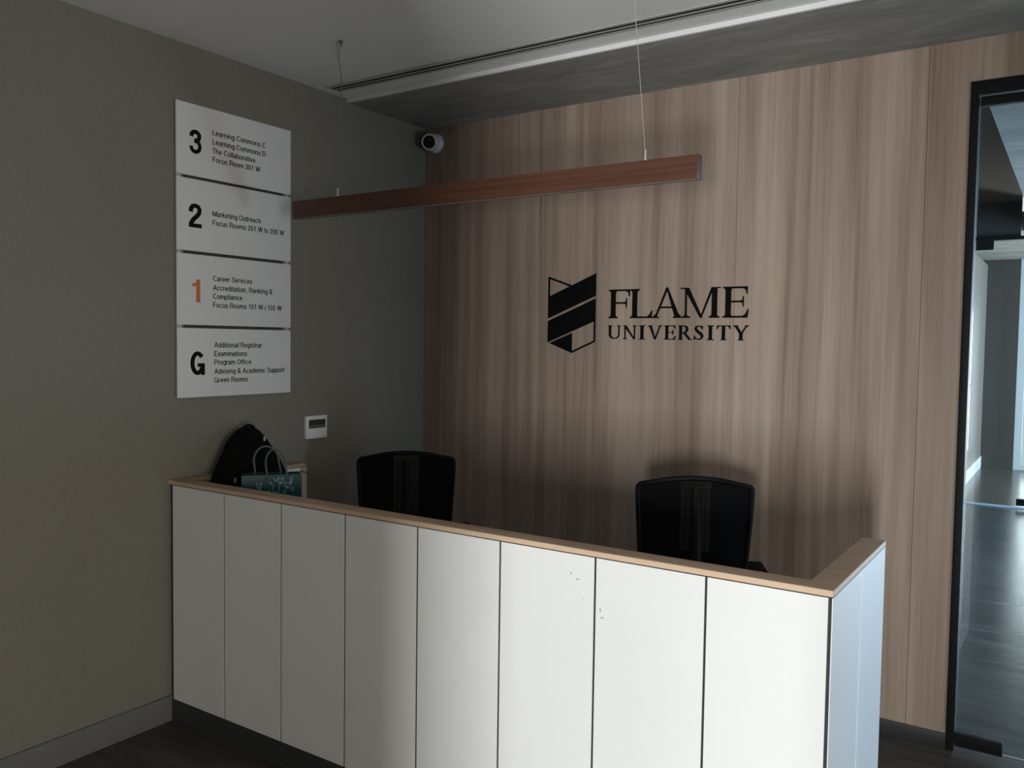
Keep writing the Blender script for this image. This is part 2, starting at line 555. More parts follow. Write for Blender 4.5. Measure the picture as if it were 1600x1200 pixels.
WT = XR + 0.15
struct(bxo('wall_right', m_hall, None, (XR, WT, YF, -5.7, 0, 3.1), (XR, WT, -4.4, -0.65, 0, 3.1), (XR, WT, -5.7, -4.4, 0, 0.4),
           (XR, WT, -5.7, -4.4, 1.6, 3.1), (XR, WT, -0.65, 0.0, 1.08, 3.1), (XR, WT, -0.65, 0.0, 0, 0.15), (XR, WT, 0.0, 3.4, 0, 3.1),
           (XR, WT, 6.0, 7.15, 0, 3.1), (XR, WT, 9.45, 10.0, 0, 3.1), (XR, WT, 7.15, 9.45, 2.45, 3.1), (XR, WT, 7.15, 9.45, 0, 0.15), (XR, WT, 3.4, 6.0, 2.62, 3.1), (XR, WT, 3.4, 6.0, 0, 0.1)))
struct(bxo('wall_front', m_hall, None, (-0.15, 3.73, YF - 0.15, YF, 0, 3.1), (4.17, XR, YF - 0.15, YF, 0, 3.1),
           (3.73, 4.17, YF - 0.15, YF, 1.54, 3.1), (3.73, 4.17, YF - 0.15, YF, 0, 0.18)))
# unseen cross wall and two piers, added to block and narrow the window light
struct(bxo('wall_light_blockers', m_hall, None, (0.0, 2.95, -4.6, -4.5, 0, CEIL), (3.57, 3.98, -4.6, -4.5, 0, CEIL), (4.15, 4.27, -3.42, -2.38, 0, CEIL)))

# ceiling with the linear slot cut out of it
SY0, SY1 = -0.846, -0.752
struct(bxo('ceiling', m_ceil, None, (0.0, XR, YF, SY0, CEIL, 3.0), (0.0, 0.06, SY0, SY1, CEIL, 3.0),
           (0.0, XR, SY1, -0.640, CEIL, 3.0), (5.4, XR, SY0, SY1, CEIL, 3.0)))
struct(bxo('trim_1', m_trim, None, 0.0, XR, -0.644, -0.631, 2.895, CEIL, bevel=0.001))
struct(bxo('ceiling_beam', m_conc, None, 0.0, XR, -0.631, 0.0, 2.8955, 3.0))

struct(bxo('baseboard_left', m_base_l, None, 0.0, 0.012, YF, 0.0, 0.0, 0.110, bevel=0.001))
struct(bxo('baseboard_back', m_base_b, None, 0.012, XD0, -0.010, 0.010, 0.0, 0.062, bevel=0.001))

# lobby seen through the glass door
struct(bxo('wall_lobby_left', m_grey_l, None, 2.00, 2.10, 0.15, 9.9, 0.0, 2.83))
struct(bxo('trim_2', m_wframe, None, 2.10, 2.112, 6.46, 9.7, 0.0, 0.16))
struct(bxo('wall_lobby_back', m_grey_d, None, (2.0, 2.50, 9.7, 9.85, 0.0, 3.0), (5.5, XR, 9.7, 9.85, 0.0, 3.0),
           (2.50, 5.5, 9.7, 9.85, 2.90, 3.0)))
struct(bxo('wall_lobby_void', m_brown_d, None, (1.2, 2.66, 6.42, 6.5, 2.83, 5.2), (1.1, 1.2, 0.15, 6.5, 2.83, 5.2),
           (1.2, 2.79, 0.15, 0.25, 3.0, 5.2), (2.79, 2.87, 0.15, 6.5, 3.1, 5.2), (1.1, 2.87, 0.15, 6.5, 5.2, 5.3),
           (1.1, 2.05, 0.15, 6.5, 2.80, 2.83)))
struct(bxo('ceiling_lobby', m_conc, None, (2.79, XR, 0.15, 6.5, 2.90, 3.1), (2.0, XR, 6.5, 9.9, 2.90, 3.1)))

# far window of the lobby
win = thing('window_1', None, None, (2.5, 9.74, 0), kind='structure')
bxo('window_frame', m_wframe, win, (0.0, 0.09, -0.03, 0.03, 0.0, 2.90), (0.09, 3.0, -0.03, 0.03, 2.82, 2.90),
    (0.09, 3.0, -0.03, 0.03, 0.0, 0.06), (1.05, 1.10, -0.03, 0.03, 0.06, 2.82), (2.0, 2.05, -0.03, 0.03, 0.06, 2.82),
    (2.95, 3.0, -0.03, 0.03, 0.06, 2.82), (0.09, 2.95, -0.025, 0.025, 1.12, 1.17))
for x0, x1 in ((0.09, 1.05), (1.10, 2.0), (2.05, 2.95)):
    bxo('pane', m_glass, win, x0, x1, -0.003, 0.003, 1.17, 2.82)
    bxo('pane', m_glass, win, x0, x1, -0.003, 0.003, 0.06, 1.12)

# glass doors -----------------------------------------------------------------
d1 = thing('door_1', None, None, (XD0, 0, 0), kind='structure')
bm = bmesh.new()
box(bm, 0.0, 0.031, -0.012, 0.052, 0.0, ZD)
box(bm, XD1 - XD0 - 0.031, XD1 - XD0, -0.012, 0.052, 0.0, ZD)
box(bm, 0.031, XD1 - XD0 - 0.031, -0.012, 0.052, 2.672, ZD)
ob('door_frame', bm, m_frame, d1, bevel=0.0015)
bxo('glass_leaf', m_glass, d1, 0.036, XD1 - XD0 - 0.036, 0.018, 0.028, 0.020, 2.664)
bxo('top_rail', m_frame, d1, 0.036, XD1 - XD0 - 0.036, 0.006, 0.040, 2.628, 2.664, bevel=0.001)
bxo('patch_fitting', m_frame, d1, 0.034, 0.204, 0.004, 0.042, 0.016, 0.071, bevel=0.002)

d2 = thing('door_2', None, None, (2.10, 6.40, 0), kind='structure')
bxo('door_header', m_frame, d2, 0.0, 3.4, -0.03, 0.04, 2.80, 2.835)
bxo('glass_leaf', m_glass, d2, 0.0, 1.6, 0.0, 0.010, 0.014, 2.80)
bxo('glass_leaf', m_glass, d2, 1.605, 3.4, 0.0, 0.010, 0.014, 2.80)
bxo('patch_fitting', m_frame, d2, 0.15, 0.32, -0.015, 0.025, 2.705, 2.80)
bxo('patch_fitting', m_frame, d2, 0.62, 0.80, -0.015, 0.025, 0.03, 0.10)
bxo('bottom_channel', m_trim, d2, 0.0, 3.4, -0.010, 0.020, 0.0, 0.014)

# ------------------------------------------------------------------ reception counter
HC, ZP = 1.050, 1.0318
YC, X1C = -1.698, 2.739
rc = thing('reception_counter', 'long white-panelled reception counter with oak ledge on top', 'counter', (1.37, -1.66, 0))
rc_o = Vector((1.37, -1.66, 0))


def L(*d):
    return (d[0] - 1.37, d[1] - 1.37, d[2] + 1.66, d[3] + 1.66, d[4], d[5])


bm = bmesh.new()
outline = [(0.0015, YC), (X1C, YC), (X1C, -1.015), (X1C - 0.0715, -1.015), (X1C - 0.0715, YC + 0.0715), (0.070, YC + 0.0715),
           (0.070, -0.985), (0.0015, -0.985)]
prism(bm, [(x - 1.37, y + 1.66) for x, y in outline], 'z', ZP + 0.0015, HC)
ob('ledge', bm, m_oak, rc, bevel=0.0012)
# pale edge band on the two visible edges of the ledge
bxo('edge_band', m_oak_edge, rc, L(0.0015, X1C + 0.0006, YC - 0.0006, YC, ZP + 0.002, HC - 0.0015),
    L(X1C, X1C + 0.0006, YC - 0.0006, -1.015, ZP + 0.002, HC - 0.0015))
bxo('carcass', m_core, rc, L(0.020, X1C - 0.003, YC + 0.0028, YC + 0.066, 0.10, ZP), L(0.020, X1C - 0.003, YC + 0.016, YC + 0.066, 0.0, 0.10), L(X1C - 0.066, X1C - 0.003, YC + 0.0665, -1.018, 0.0, ZP),
    L(0.013, 0.066, YC + 0.066, -0.99, 0.0, ZP))
bxo('plinth', m_plinth, rc, L(0.013, X1C - 0.02, YC + 0.004, YC + 0.016, 0.0, 0.099))
PW = 0.3395
for i in range(8):
    x0 = 0.0317 + i * PW + (0.0 if i == 0 else 0.0036)
    x1 = 0.0317 + (i + 1) * PW - 0.0036 if i < 7 else X1C - 0.0115
    bxo('front_panel', m_white, rc, *L(x0, x1, YC, YC + 0.0025, 0.1024, ZP - 0.0015))
for y0, y1 in ((YC + 0.0008, -1.3622), (-1.3548, -1.015)):
    bxo('side_panel', m_white, rc, *L(X1C - 0.0025, X1C, y0, y1, 0.0, ZP - 0.0015))
bxo('inner_lining', m_white, rc, L(0.066, 0.070, YC + 0.0715, -1.016, 0.0, ZP), L(0.070, X1C - 0.0715, YC + 0.066, YC + 0.070, 0.0, ZP),
    L(X1C - 0.070, X1C - 0.066, YC + 0.07, -1.016, 0.0, ZP))
bxo('end_board', m_oak, rc, *L(0.013, 0.078, -1.016, -0.985, 0.0, ZP), bevel=0.001)
bxo('work_surface', m_plinth, rc, *L(0.071, X1C - 0.072, YC + 0.071, -1.05, 0.722, 0.745), bevel=0.0015)
# small scuffs on the panels by the right end
for (x, z, w, h) in ((2.005, 0.955, .010, .004), (2.085, 0.872, .005, .012), (2.088, 0.855, .012, .004), (1.985, 0.968, .004, .008),
                     (2.03, 0.90, .003, .003), (2.06, 0.80, .004, .003)):
    bxo('scuff', m_white_m, rc, *L(x, x + w, YC - 0.0004, YC, z, z + h))

# ------------------------------------------------------------------ floor directory sign
sg = thing('directory_sign', 'four white floor directory panels stacked on a dark backing on the left wall', 'sign', (0.0, -1.347, 1.40))


def LS(*d):
    return (d[0], d[1], d[2] + 1.347, d[3] + 1.347, d[4] - 1.40, d[5] - 1.40)


SYL, SYR = -1.661, -1.034
bxo('backing', m_signb, sg, *LS(0.0, 0.008, SYL + 0.045, SYR - 0.045, 1.43, 2.63))
bm = bmesh.new()
for y in (SYL + 0.006, SYR - 0.028):
    box(bm, *LS(0.0, 0.007, y, y + 0.022, 1.45, 2.61))
ob('mounting_strip', bm, m_alu, sg)
panels = [
    (2.358, 2.664, '3', (-1.598, -1.536, 2.453, 0.104), m_ink,
     [('Learning Commons C', -1.480, -1.188, 2.552), ('Learning Commons D', -1.480, -1.187, 2.512),
      ('The Collaborative', -1.480, -1.246, 2.473), ('Focus Room 301 W', -1.480, -1.218, 2.435)]),
    (2.036, 2.345, '2', (-1.603, -1.537, 2.137, 0.104), m_ink,
     [('Marketing Outreach', -1.481, -1.215, 2.198), ('Focus Rooms 201 W to 205 W', -1.481, -1.075, 2.158)]),
    (1.716, 2.022, '1', (-1.586, -1.546, 1.815, 0.100), m_orange,
     [('Career Services', -1.480, -1.265, 1.913), ('Accreditation, Ranking &', -1.480, -1.146, 1.872),
      ('Compliance', -1.480, -1.322, 1.834), ('Focus Rooms 101 W | 102 W', -1.480, -1.090, 1.796)]),
    (1.400, 1.702, 'G', (-1.597, -1.524, 1.497, 0.104), m_ink,
     [('Additional Registrar', -1.474, -1.209, 1.618), ('Examinations', -1.474, -1.295, 1.579),
      ('Program Office', -1.474, -1.271, 1.541), ('Advising & Academic Support', -1.474, -1.072, 1.500),
      ('Green Rooms', -1.475, -1.291, 1.461)]),
]
for z0, z1, num, (ny0, ny1, nz, nh), nm, lines in panels:
    p = bxo('sign_panel', m_signw, sg, *LS(0.008, 0.016, SYL, SYR, z0, z1), bevel=0.0008)
    big_number('floor_number', num, nm, p, ny0 + 1.347, ny1 + 1.347, nz - 1.40, nh, 0.016)
    for s, y0, y1, z in lines:
        text_mesh('lettering', s, m_ink, p, y0 + 1.347, y1 + 1.347, z - 1.40, 0.0235, 0.016)

# ------------------------------------------------------------------ emblem and letters on the wood wall
YL0, YL1 = -0.005, -0.0002


def flat(bm, pts, d=0.0):
    prism(bm, pts, 'y', YL0 + d, YL1)


lg = thing('wall_logo', 'black cut-out shield emblem with university name on wood wall', 'logo', (1.4, 0, 1.8))


def LO(pts):
    return [(x - 1.4, z - 1.8) for x, z in pts]


bm = bmesh.new()
gx0, gx1, th = 0.857, 1.144, 0.0095
# left line, fold line and the two thick slanting bands
flat(bm, LO([(gx0, 2.012), (gx0 + th, 2.004), (gx0 + th, 1.900), (gx0, 1.900)]))
flat(bm, LO([(gx0, 2.012), (1.002, 1.962), (0.985, 1.9575), (gx0 + 0.002, 2.001)]))
flat(bm, LO([(gx0, 1.9035), (gx1 - 0.001, 2.020), (gx1 - 0.001, 1.905), (gx0, 1.790)]))
flat(bm, LO([(gx0, 1.7755), (gx1 - 0.001, 1.891), (gx1 - 0.001, 1.777), (gx0, 1.663)]))
flat(bm, LO([(gx1 - th, 1.785), (gx1 - 0.001, 1.785), (gx1 - 0.001, 1.668), (gx1 - th, 1.672)]))
flat(bm, LO([(gx1 - 0.001, 1.668), (1.006, 1.608), (1.006, 1.618), (gx1 - th, 1.674)]))
flat(bm, LO([(0.868, 1.659), (1.006, 1.7125), (1.006, 1.608)]))
ob('emblem', bm, m_logo, lg)

# serif capitals drawn as strokes; local frame: x 0..w, z 0..1 in cap heights
HL, ST, SE, SH = 0.058, 0.185, 0.085, 0.042   # hairline, stem, serif reach, serif height


def quad(x0, z0, x1, z1, x2, z2, x3, z3):
    return [(x0, z0), (x1, z1), (x2, z2), (x3, z3)]


def rect(x0, z0, x1, z1):
    return [(x0, z0), (x1, z0), (x1, z1), (x0, z1)]


def serif(x0, x1, z, dirn, reach=SE):
    """bracketed serif at the foot (dirn=1) or head (dirn=-1) of a stem between x0 and x1"""
    h, b = SH * dirn, 0.075 * dirn
    return [(x0 - reach, z), (x1 + reach, z), (x1 + reach, z + h), (x1 + reach * .35, z + h + b * .2), (x1, z + h + b),
            (x0, z + h + b), (x0 - reach * .35, z + h + b * .2), (x0 - reach, z + h)]


def stem(x0, x1, foot=True, head=True, reach=SE):
    r = [rect(x0, 0, x1, 1)]
    if foot:
        r.append(serif(x0, x1, 0, 1, reach))
    if head:
        r.append(serif(x0, x1, 1, -1, reach))
    return r


def arm(x0, x1, z, up_, reach, thick=HL):
    """hairline arm with a wedge terminal; up_ = +1 wedge rises, -1 it falls, 0 both ways"""
    r = []
    if up_ > 0:
        r.append([(x0, z), (x1, z), (x1 + .035, z + reach), (x1 + .005, z + reach), (x1 - .07, z + thick + reach * .25), (x1 - .16, z + thick), (x0, z + thick)])
    elif up_ < 0:
        r.append([(x0, z), (x0, z - thick), (x1 - .15, z - thick), (x1 - .06, z - thick - reach * .22), (x1 - .03, z - reach), (x1, z - reach), (x1, z)])
    else:
        r.append([(x0, z - thick / 2), (x1 - .10, z - thick / 2), (x1 - .045, z - reach * .3), (x1 - .03, z - reach), (x1, z - reach),
                  (x1, z + reach), (x1 - .03, z + reach), (x1 - .045, z + reach * .3), (x1 - .10, z + thick / 2), (x0, z + thick / 2)])
    return r


def g_F(w):
    a = 0.13
    return stem(a, a + ST) + arm(a, w - .01, 1.0, -1, .24) + arm(a + ST, w - .12, .53, 0, .17)


def g_L(w):
    a = 0.10
    return stem(a, a + ST) + arm(a, w - .05, 0.0, 1, .27)


def g_E(w):
    a = 0.14
    return stem(a, a + ST) + arm(a, w - .05, 1.0, -1, .24) + arm(a + ST, w - .17, .52, 0, .17) + arm(a, w - .04, 0.0, 1, .27)


def g_A(w):
    c = w * .50
    l, r_ = 0.12, w - .13
    top = 1.03
    return [quad(l - .035, 0, l + .035, 0, c + .015, .94, c - .025, top), quad(r_ - .10, 0, r_ + .085, 0, c + .03, top, c - .03, top),
            rect(l + .12, .33, r_ - .12, .33 + HL), serif(l - .03, l + .03, 0, 1, .10), serif(r_ - .09, r_ + .07, 0, 1, .08)]


def g_M(w):
    l, r_ = .15, w - .32
    c = w * .49
    return [rect(l - .03, 0, l + .035, .97), quad(l - .08, 1, l + .10, 1, c + .075, 0.0, c - .02, 0.0),
            quad(c - .02, 0, c + .035, .0, r_ + .06, 1, r_ - .02, 1), rect(r_, 0, r_ + ST, 1), serif(l - .03, l + .035, 0, 1, .12),
            serif(r_, r_ + ST, 0, 1, .09), [(l - .20, 1), (l + .08, 1), (l + .08, .96), (l - .20, .965)],
            [(r_ - .02, 1), (r_ + ST + .10, 1), (r_ + ST + .10, .965), (r_, .96)]]


def g_I(w):
    c = w / 2
    return stem(c - .10, c + .10, reach=w / 2 - .10)


def g_U(w):
    s = .15
    a, b = .18, w - .13
    pts, ws = [], []
    pts.append((a, .96)); ws.append(s)
    pts.append((a, .34)); ws.append(s)
    n = 10
    for k in range(n + 1):
        t_ = PI + PI * k / n
        cx, rx = (a + b) / 2, (b - a) / 2
        pts.append((cx + rx * math.cos(t_), .33 + .27 * math.sin(t_)))
        ws.append(s + (.075 - s) * min(1, k / 5.0))
    pts.append((b, .96)); ws.append(.06)
    return stroke(pts, ws) + [serif(a - s / 2, a + s / 2, 1, -1, .09), serif(b - .03, b + .03, 1, -1, .10)]


def g_N(w):
    a, b = .16, w - .12
    return [rect(a - .03, 0, a + .035, .97), quad(a - .10, 1, a + .09, 1, b + .03, 0, b - .05, 0), rect(b - .03, 0, b + .03, 1),
            serif(a - .03, a + .035, 0, 1, .10), serif(b - .03, b + .03, 1, -1, .10), [(a - .17, 1), (a + .08, 1), (a + .08, .96), (a - .17, .965)]]


def g_V(w):
    c = w * .51
    a, b = .14, w - .12
    return [quad(a - .07, 1, a + .10, 1, c + .06, 0, c - .03, 0), quad(c - .03, 0, c + .04, 0, b + .035, 1, b - .035, 1),
            serif(a - .06, a + .09, 1, -1, .08), serif(b - .03, b + .03, 1, -1, .09)]


def g_Y(w):
    c = w * .50
    a, b = .15, w - .13
    return [quad(a - .08, 1, a + .10, 1, c + .085, .44, c - .085, .42), quad(c - .02, .44, c + .085, .46, b + .035, 1, b - .04, 1),
            rect(c - .10, 0, c + .10, .5), serif(c - .10, c + .10, 0, 1, .10), serif(a - .06, a + .09, 1, -1, .09),
            serif(b - .03, b + .03, 1, -1, .09)]


def g_T(w):
    c = w / 2
    return [rect(c - .10, 0, c + .10, 1), serif(c - .10, c + .10, 0, 1, .10), rect(.02, 1 - .06, w - .02, 1),
            [(.02, 1), (0, .76), (.035, .76), (.08, .88), (.16, .945), (.16, 1)],
            [(w - .02, 1), (w, .76), (w - .035, .76), (w - .08, .88), (w - .16, .945), (w - .16, 1)]]


def g_R(w):
    a = .10
    s = .17
    pts, ws = [(a + s / 2, .965)], [.06]
    n = 10
    for k in range(n + 1):
        t_ = PI / 2 - PI * k / n
        pts.append((a + .36 + .19 * math.cos(t_), .735 + .23 * math.sin(t_)))
        ws.append(.06 + .10 * math.cos(t_) ** 1.0 if math.cos(t_) > 0 else .06)
    pts.append((a + s / 2, .505)); ws.append(.06)
    return stem(a, a + s) + stroke(pts, ws) + [quad(a + .24, .50, a + .42, .52, w - .02, 0, w - .20, 0), rect(w - .22, 0, w + .03, .04)]


def g_S(w):
    pts = [(w - .13, .80), (w - .20, .90), (w * .5, .965), (.20, .90), (.15, .77), (.24, .64), (w * .5, .53), (w - .20, .41), (w - .11, .27),
           (w - .18, .11), (w * .48, .035), (.18, .10), (.08, .24)]
    ws = [.05, .06, .07, .10, .14, .17, .19, .18, .15, .10, .07, .06, .05]
    return stroke(pts, ws) + [[(w - .15, .98), (w - .10, .98), (w - .09, .72), (w - .15, .74)], [(.04, .02), (.09, .02), (.11, .27), (.04, .29)]]


GL = dict(F=g_F, L=g_L, A=g_A, M=g_M, E=g_E, U=g_U, N=g_N, I=g_I, V=g_V, R=g_R, S=g_S, T=g_T, Y=g_Y)


def letter(ch, x0, x1, z0, z1, name):
    h = z1 - z0
    w = (x1 - x0) / h
    bm = bmesh.new()
    polys = GL[ch](w)
    if h < 0.1:   # the small line is cut a little bolder
        polys = [[(p[0] + dx, p[1]) for p in q_] for q_ in polys for dx in (-.016, .016)]
    for k, poly in enumerate(polys):
        flat(bm, [(x0 + p[0] * h - 1.4, z0 + p[1] * h - 1.8) for p in poly], d=0.00002 * k)
    return ob(name, bm, m_logo, lg)


for ch, x0, x1 in (('F', 1.212, 1.338), ('L', 1.336, 1.463), ('A', 1.459, 1.613), ('M', 1.613, 1.811), ('E', 1.811, 1.944)):
    letter(ch, x0, x1, 1.789, 1.934, 'letter')
for ch, x0, x1 in (('U', 1.216, 1.288), ('N', 1.302, 1.374), ('I', 1.389, 1.424), ('V', 1.440, 1.512), ('E', 1.523, 1.585),
                   ('R', 1.598, 1.668), ('S', 1.677, 1.729), ('I', 1.744, 1.779), ('T', 1.793, 1.858), ('Y', 1.873, 1.946)):
    letter(ch, x0, x1, 1.683, 1.753, 'letter')

# ------------------------------------------------------------------ hanging light bar
PY = -1.28
pl = thing('pendant_light', 'long slim reddish-brown wooden light bar hanging on thin cables', 'light', (1.2475, PY + 0.02, 2.19))


def LP(*d):
    return (d[0] - 1.2475, d[1] - 1.2475, d[2] - PY - 0.02, d[3] - PY - 0.02, d[4] - 2.19, d[5] - 2.19)


bxo('light_housing', m_pend, pl, LP(0.309, 2.184, PY, PY + 0.003, 2.193, 2.2685), LP(0.309, 2.184, PY + 0.037, PY + 0.040, 2.193, 2.2685),
    LP(0.309, 2.184, PY + 0.003, PY + 0.037, 2.255, 2.2685))
for x0, x1 in ((0.306, 0.309), (2.184, 2.187)):
    bxo('end_cap', m_pend, pl, *LP(x0, x1, PY - 0.0005, PY + 0.0405, 2.191, 2.270), bevel=0.0008)
bxo('light_diffuser', m_diff, pl, *LP(0.312, 2.181, PY + 0.003, PY + 0.037, 2.1945, 2.203))
for xb, xa, ya, m_c in ((0.563, 0.592, -1.274, m_cable_d), (1.995, 1.948, -1.292, m_cable)):
    bm = bmesh.new()
    pts = [Vector((xb, PY + .02, 2.29)).lerp(Vector((xa, ya, CEIL - .012)), t_ / 10) for t_ in range(11)]
    if m_c is m_cable_d:
        for k in (7, 8, 9):
            pts[k].x += (0.012, 0.006, -0.010)[k - 7]
    tube(bm, [(p.x - 1.2475, p.y - PY - .02, p.z - 2.19) for p in pts], 0.0011, 6)
    cb = ob('suspension_cable', bm, m_c, pl, smooth=True)
    bm = bmesh.new()
    lathe(bm, [(0, 0), (.011, 0), (.011, .004), (.0035, .008), (.0035, .034), (.0018, .040), (0, .040)], 12,
          Matrix.Translation((xb - 1.2475, 0, 2.2685 - 2.19)))
    ob('cable_gripper', bm, m_cable, cb, smooth=True)
    bm = bmesh.new()
    lathe(bm, [(0, 0), (.010, 0), (.010, -.006), (.004, -.008), (.004, -.022), (0, -.022)], 12,
          Matrix.Translation((xa - 1.2475, ya - PY - .02, CEIL - 2.19)))
    ob('ceiling_anchor', bm, m_cable_d, cb, smooth=True)
bm = bmesh.new()   # loose power wire at the left end
tube(bm, [(p[0] - 1.2475, p[1] - PY - .02, p[2] - 2.19) for p in
          ((0.556, -1.262, CEIL), (0.566, -1.266, 2.86), (0.590, -1.272, 2.80), (0.594, -1.270, 2.70), (0.588, -1.268, 2.60))], 0.0014, 6)
ob('power_wire', bm, m_cable_d, pl, smooth=True)
bm = bmesh.new()
tube(bm, [(p[0] - 1.2475, p[1] - PY - .02, p[2] - 2.19) for p in
          ((0.563, -1.26, 2.345), (0.580, -1.26, 2.330), (0.600, -1.26, 2.295), (0.612, -1.26, 2.2685))], 0.0011, 6)
ob('power_wire', bm, m_cable_d, pl, smooth=True)

# ------------------------------------------------------------------ linear air diffuser in the ceiling
ad = thing('air_diffuser', 'long narrow slotted air diffuser running across the white ceiling', 'vent', (2.7, -0.80, CEIL))


def LD(*d):
    return (d[0] - 2.7, d[1] - 2.7, d[2] + .80, d[3] + .80, d[4] - CEIL, d[5] - CEIL)


bxo('plenum', m_void, ad, *LD(0.062, 5.398, SY0 + .002, SY1 - .002, 2.9138, 2.97))
bxo('frame', m_alu, ad, LD(0.060, 5.398, -.848, -.837, 2.908, 2.9138), LD(0.062, 5.398, -.837, -.820, 2.9128, 2.9138),
    LD(0.062, 5.398, -.771, -.752, 2.9128, 2.9138), LD(0.060, 0.066, -.837, -.752, 2.912, 2.9138))
bxo('vane', m_alu, ad, *LD(0.066, 5.396, -0.800, -0.786, 2.9128, 2.9138))

# ------------------------------------------------------------------ security camera on the wood wall
sc = thing('security_camera', 'small white turret security camera at the top left of the wood wall', 'camera', (0.078, 0.0, 2.803))
bm = bmesh.new()
lathe(bm, [(0, 0), (.056, 0), (.056, .012), (.052, .022), (.046, .030), (0, .030)], 32, Matrix.Rotation(PI / 2, 4, 'X'))
ob('mounting_base', bm, m_plast, sc, smooth=True)
ax = Vector((0.30, -0.90, -0.16)).normalized()
q = ax.to_track_quat('Z', 'Y').to_matrix().to_4x4()
T_ = Matrix.Translation((0.0, -0.028, 0.0)) @ q
bm = bmesh.new()
lathe(bm, [(0, -.02), (.045, -.02), (.048, .0), (.048, .058), (.046, .066), (.042, .069), (.038, .067), (.037, .062), (0, .062)], 36, T_)
hs = ob('housing', bm, m_plast, sc, smooth=True)
bm = bmesh.new()
lathe(bm, [(0, .0625), (.0355, .0625), (.0355, .066), (.031, .0675), (0, .068)], 32, T_)
ob('lens', bm, m_lens, hs, smooth=True)

# ------------------------------------------------------------------ thermostat
th_ = thing('thermostat', 'small white square wall control with a dark display below the directory sign', 'thermostat', (0.0, -0.862, 1.159))
bd = bxo('body', m_plast, th_, 0.0, 0.018, -0.071, 0.071, 0.0, 0.1156, bevel=0.003, seg=3)
bxo('display', m_lcd, th_, 0.018, 0.0186, -0.054, 0.059, 0.052, 0.096)
bxo('display_bar', m_lcd2, th_, 0.0186, 0.0188, -0.054, 0.059, 0.052, 0.068)
bxo('cover_flap', m_plast, th_, 0.018, 0.0195, -0.056, 0.061, 0.010, 0.048, bevel=0.0006)

# ------------------------------------------------------------------ office chairs
def back_shape():
    """closed outline of the backrest (x, z), from the lower left round the top to the lower right"""
    pts = [(-.185, .50), (-.200, .60), (-.212, .75), (-.222, .90), (-.229, 1.02), (-.2305, 1.062)]
    for k in range(1, 6):
        t_ = PI - PI / 2 * k / 5 * .85
        pts.append((-.2075 + .023 * math.cos(t_), 1.064 + .023 * math.sin(t_)))
    for k in range(1, 16):
        x = -.200 + .400 * k / 16
        pts.append((x, 1.087 + .033 * (1 - (x / .2) ** 2)))
    right = [(-x, z) for x, z in pts[:11]][::-1]
    return pts + right


def back_y(x, z):
    """depth of the backrest: wraps round the sitter, leans back towards the top"""
    return -.235 + 0.9 * x * x - 0.10 * (z - .62) + 0.22 * (z - .80) ** 2


def half_width(z):
    pr = [(.50, .185), (.60, .200), (.75, .212), (.90, .222), (1.02, .229), (1.062, .2305), (1.076, .227), (1.087, .205)]
    for (a, wa), (b, wb_) in zip(pr, pr[1:]):
        if z <= b:
            return wa + (wb_ - wa) * (z - a) / (b - a)
    return .2 * math.sqrt(max(0.0, 1 - (z - 1.087) / .033)) if z > 1.087 else .215


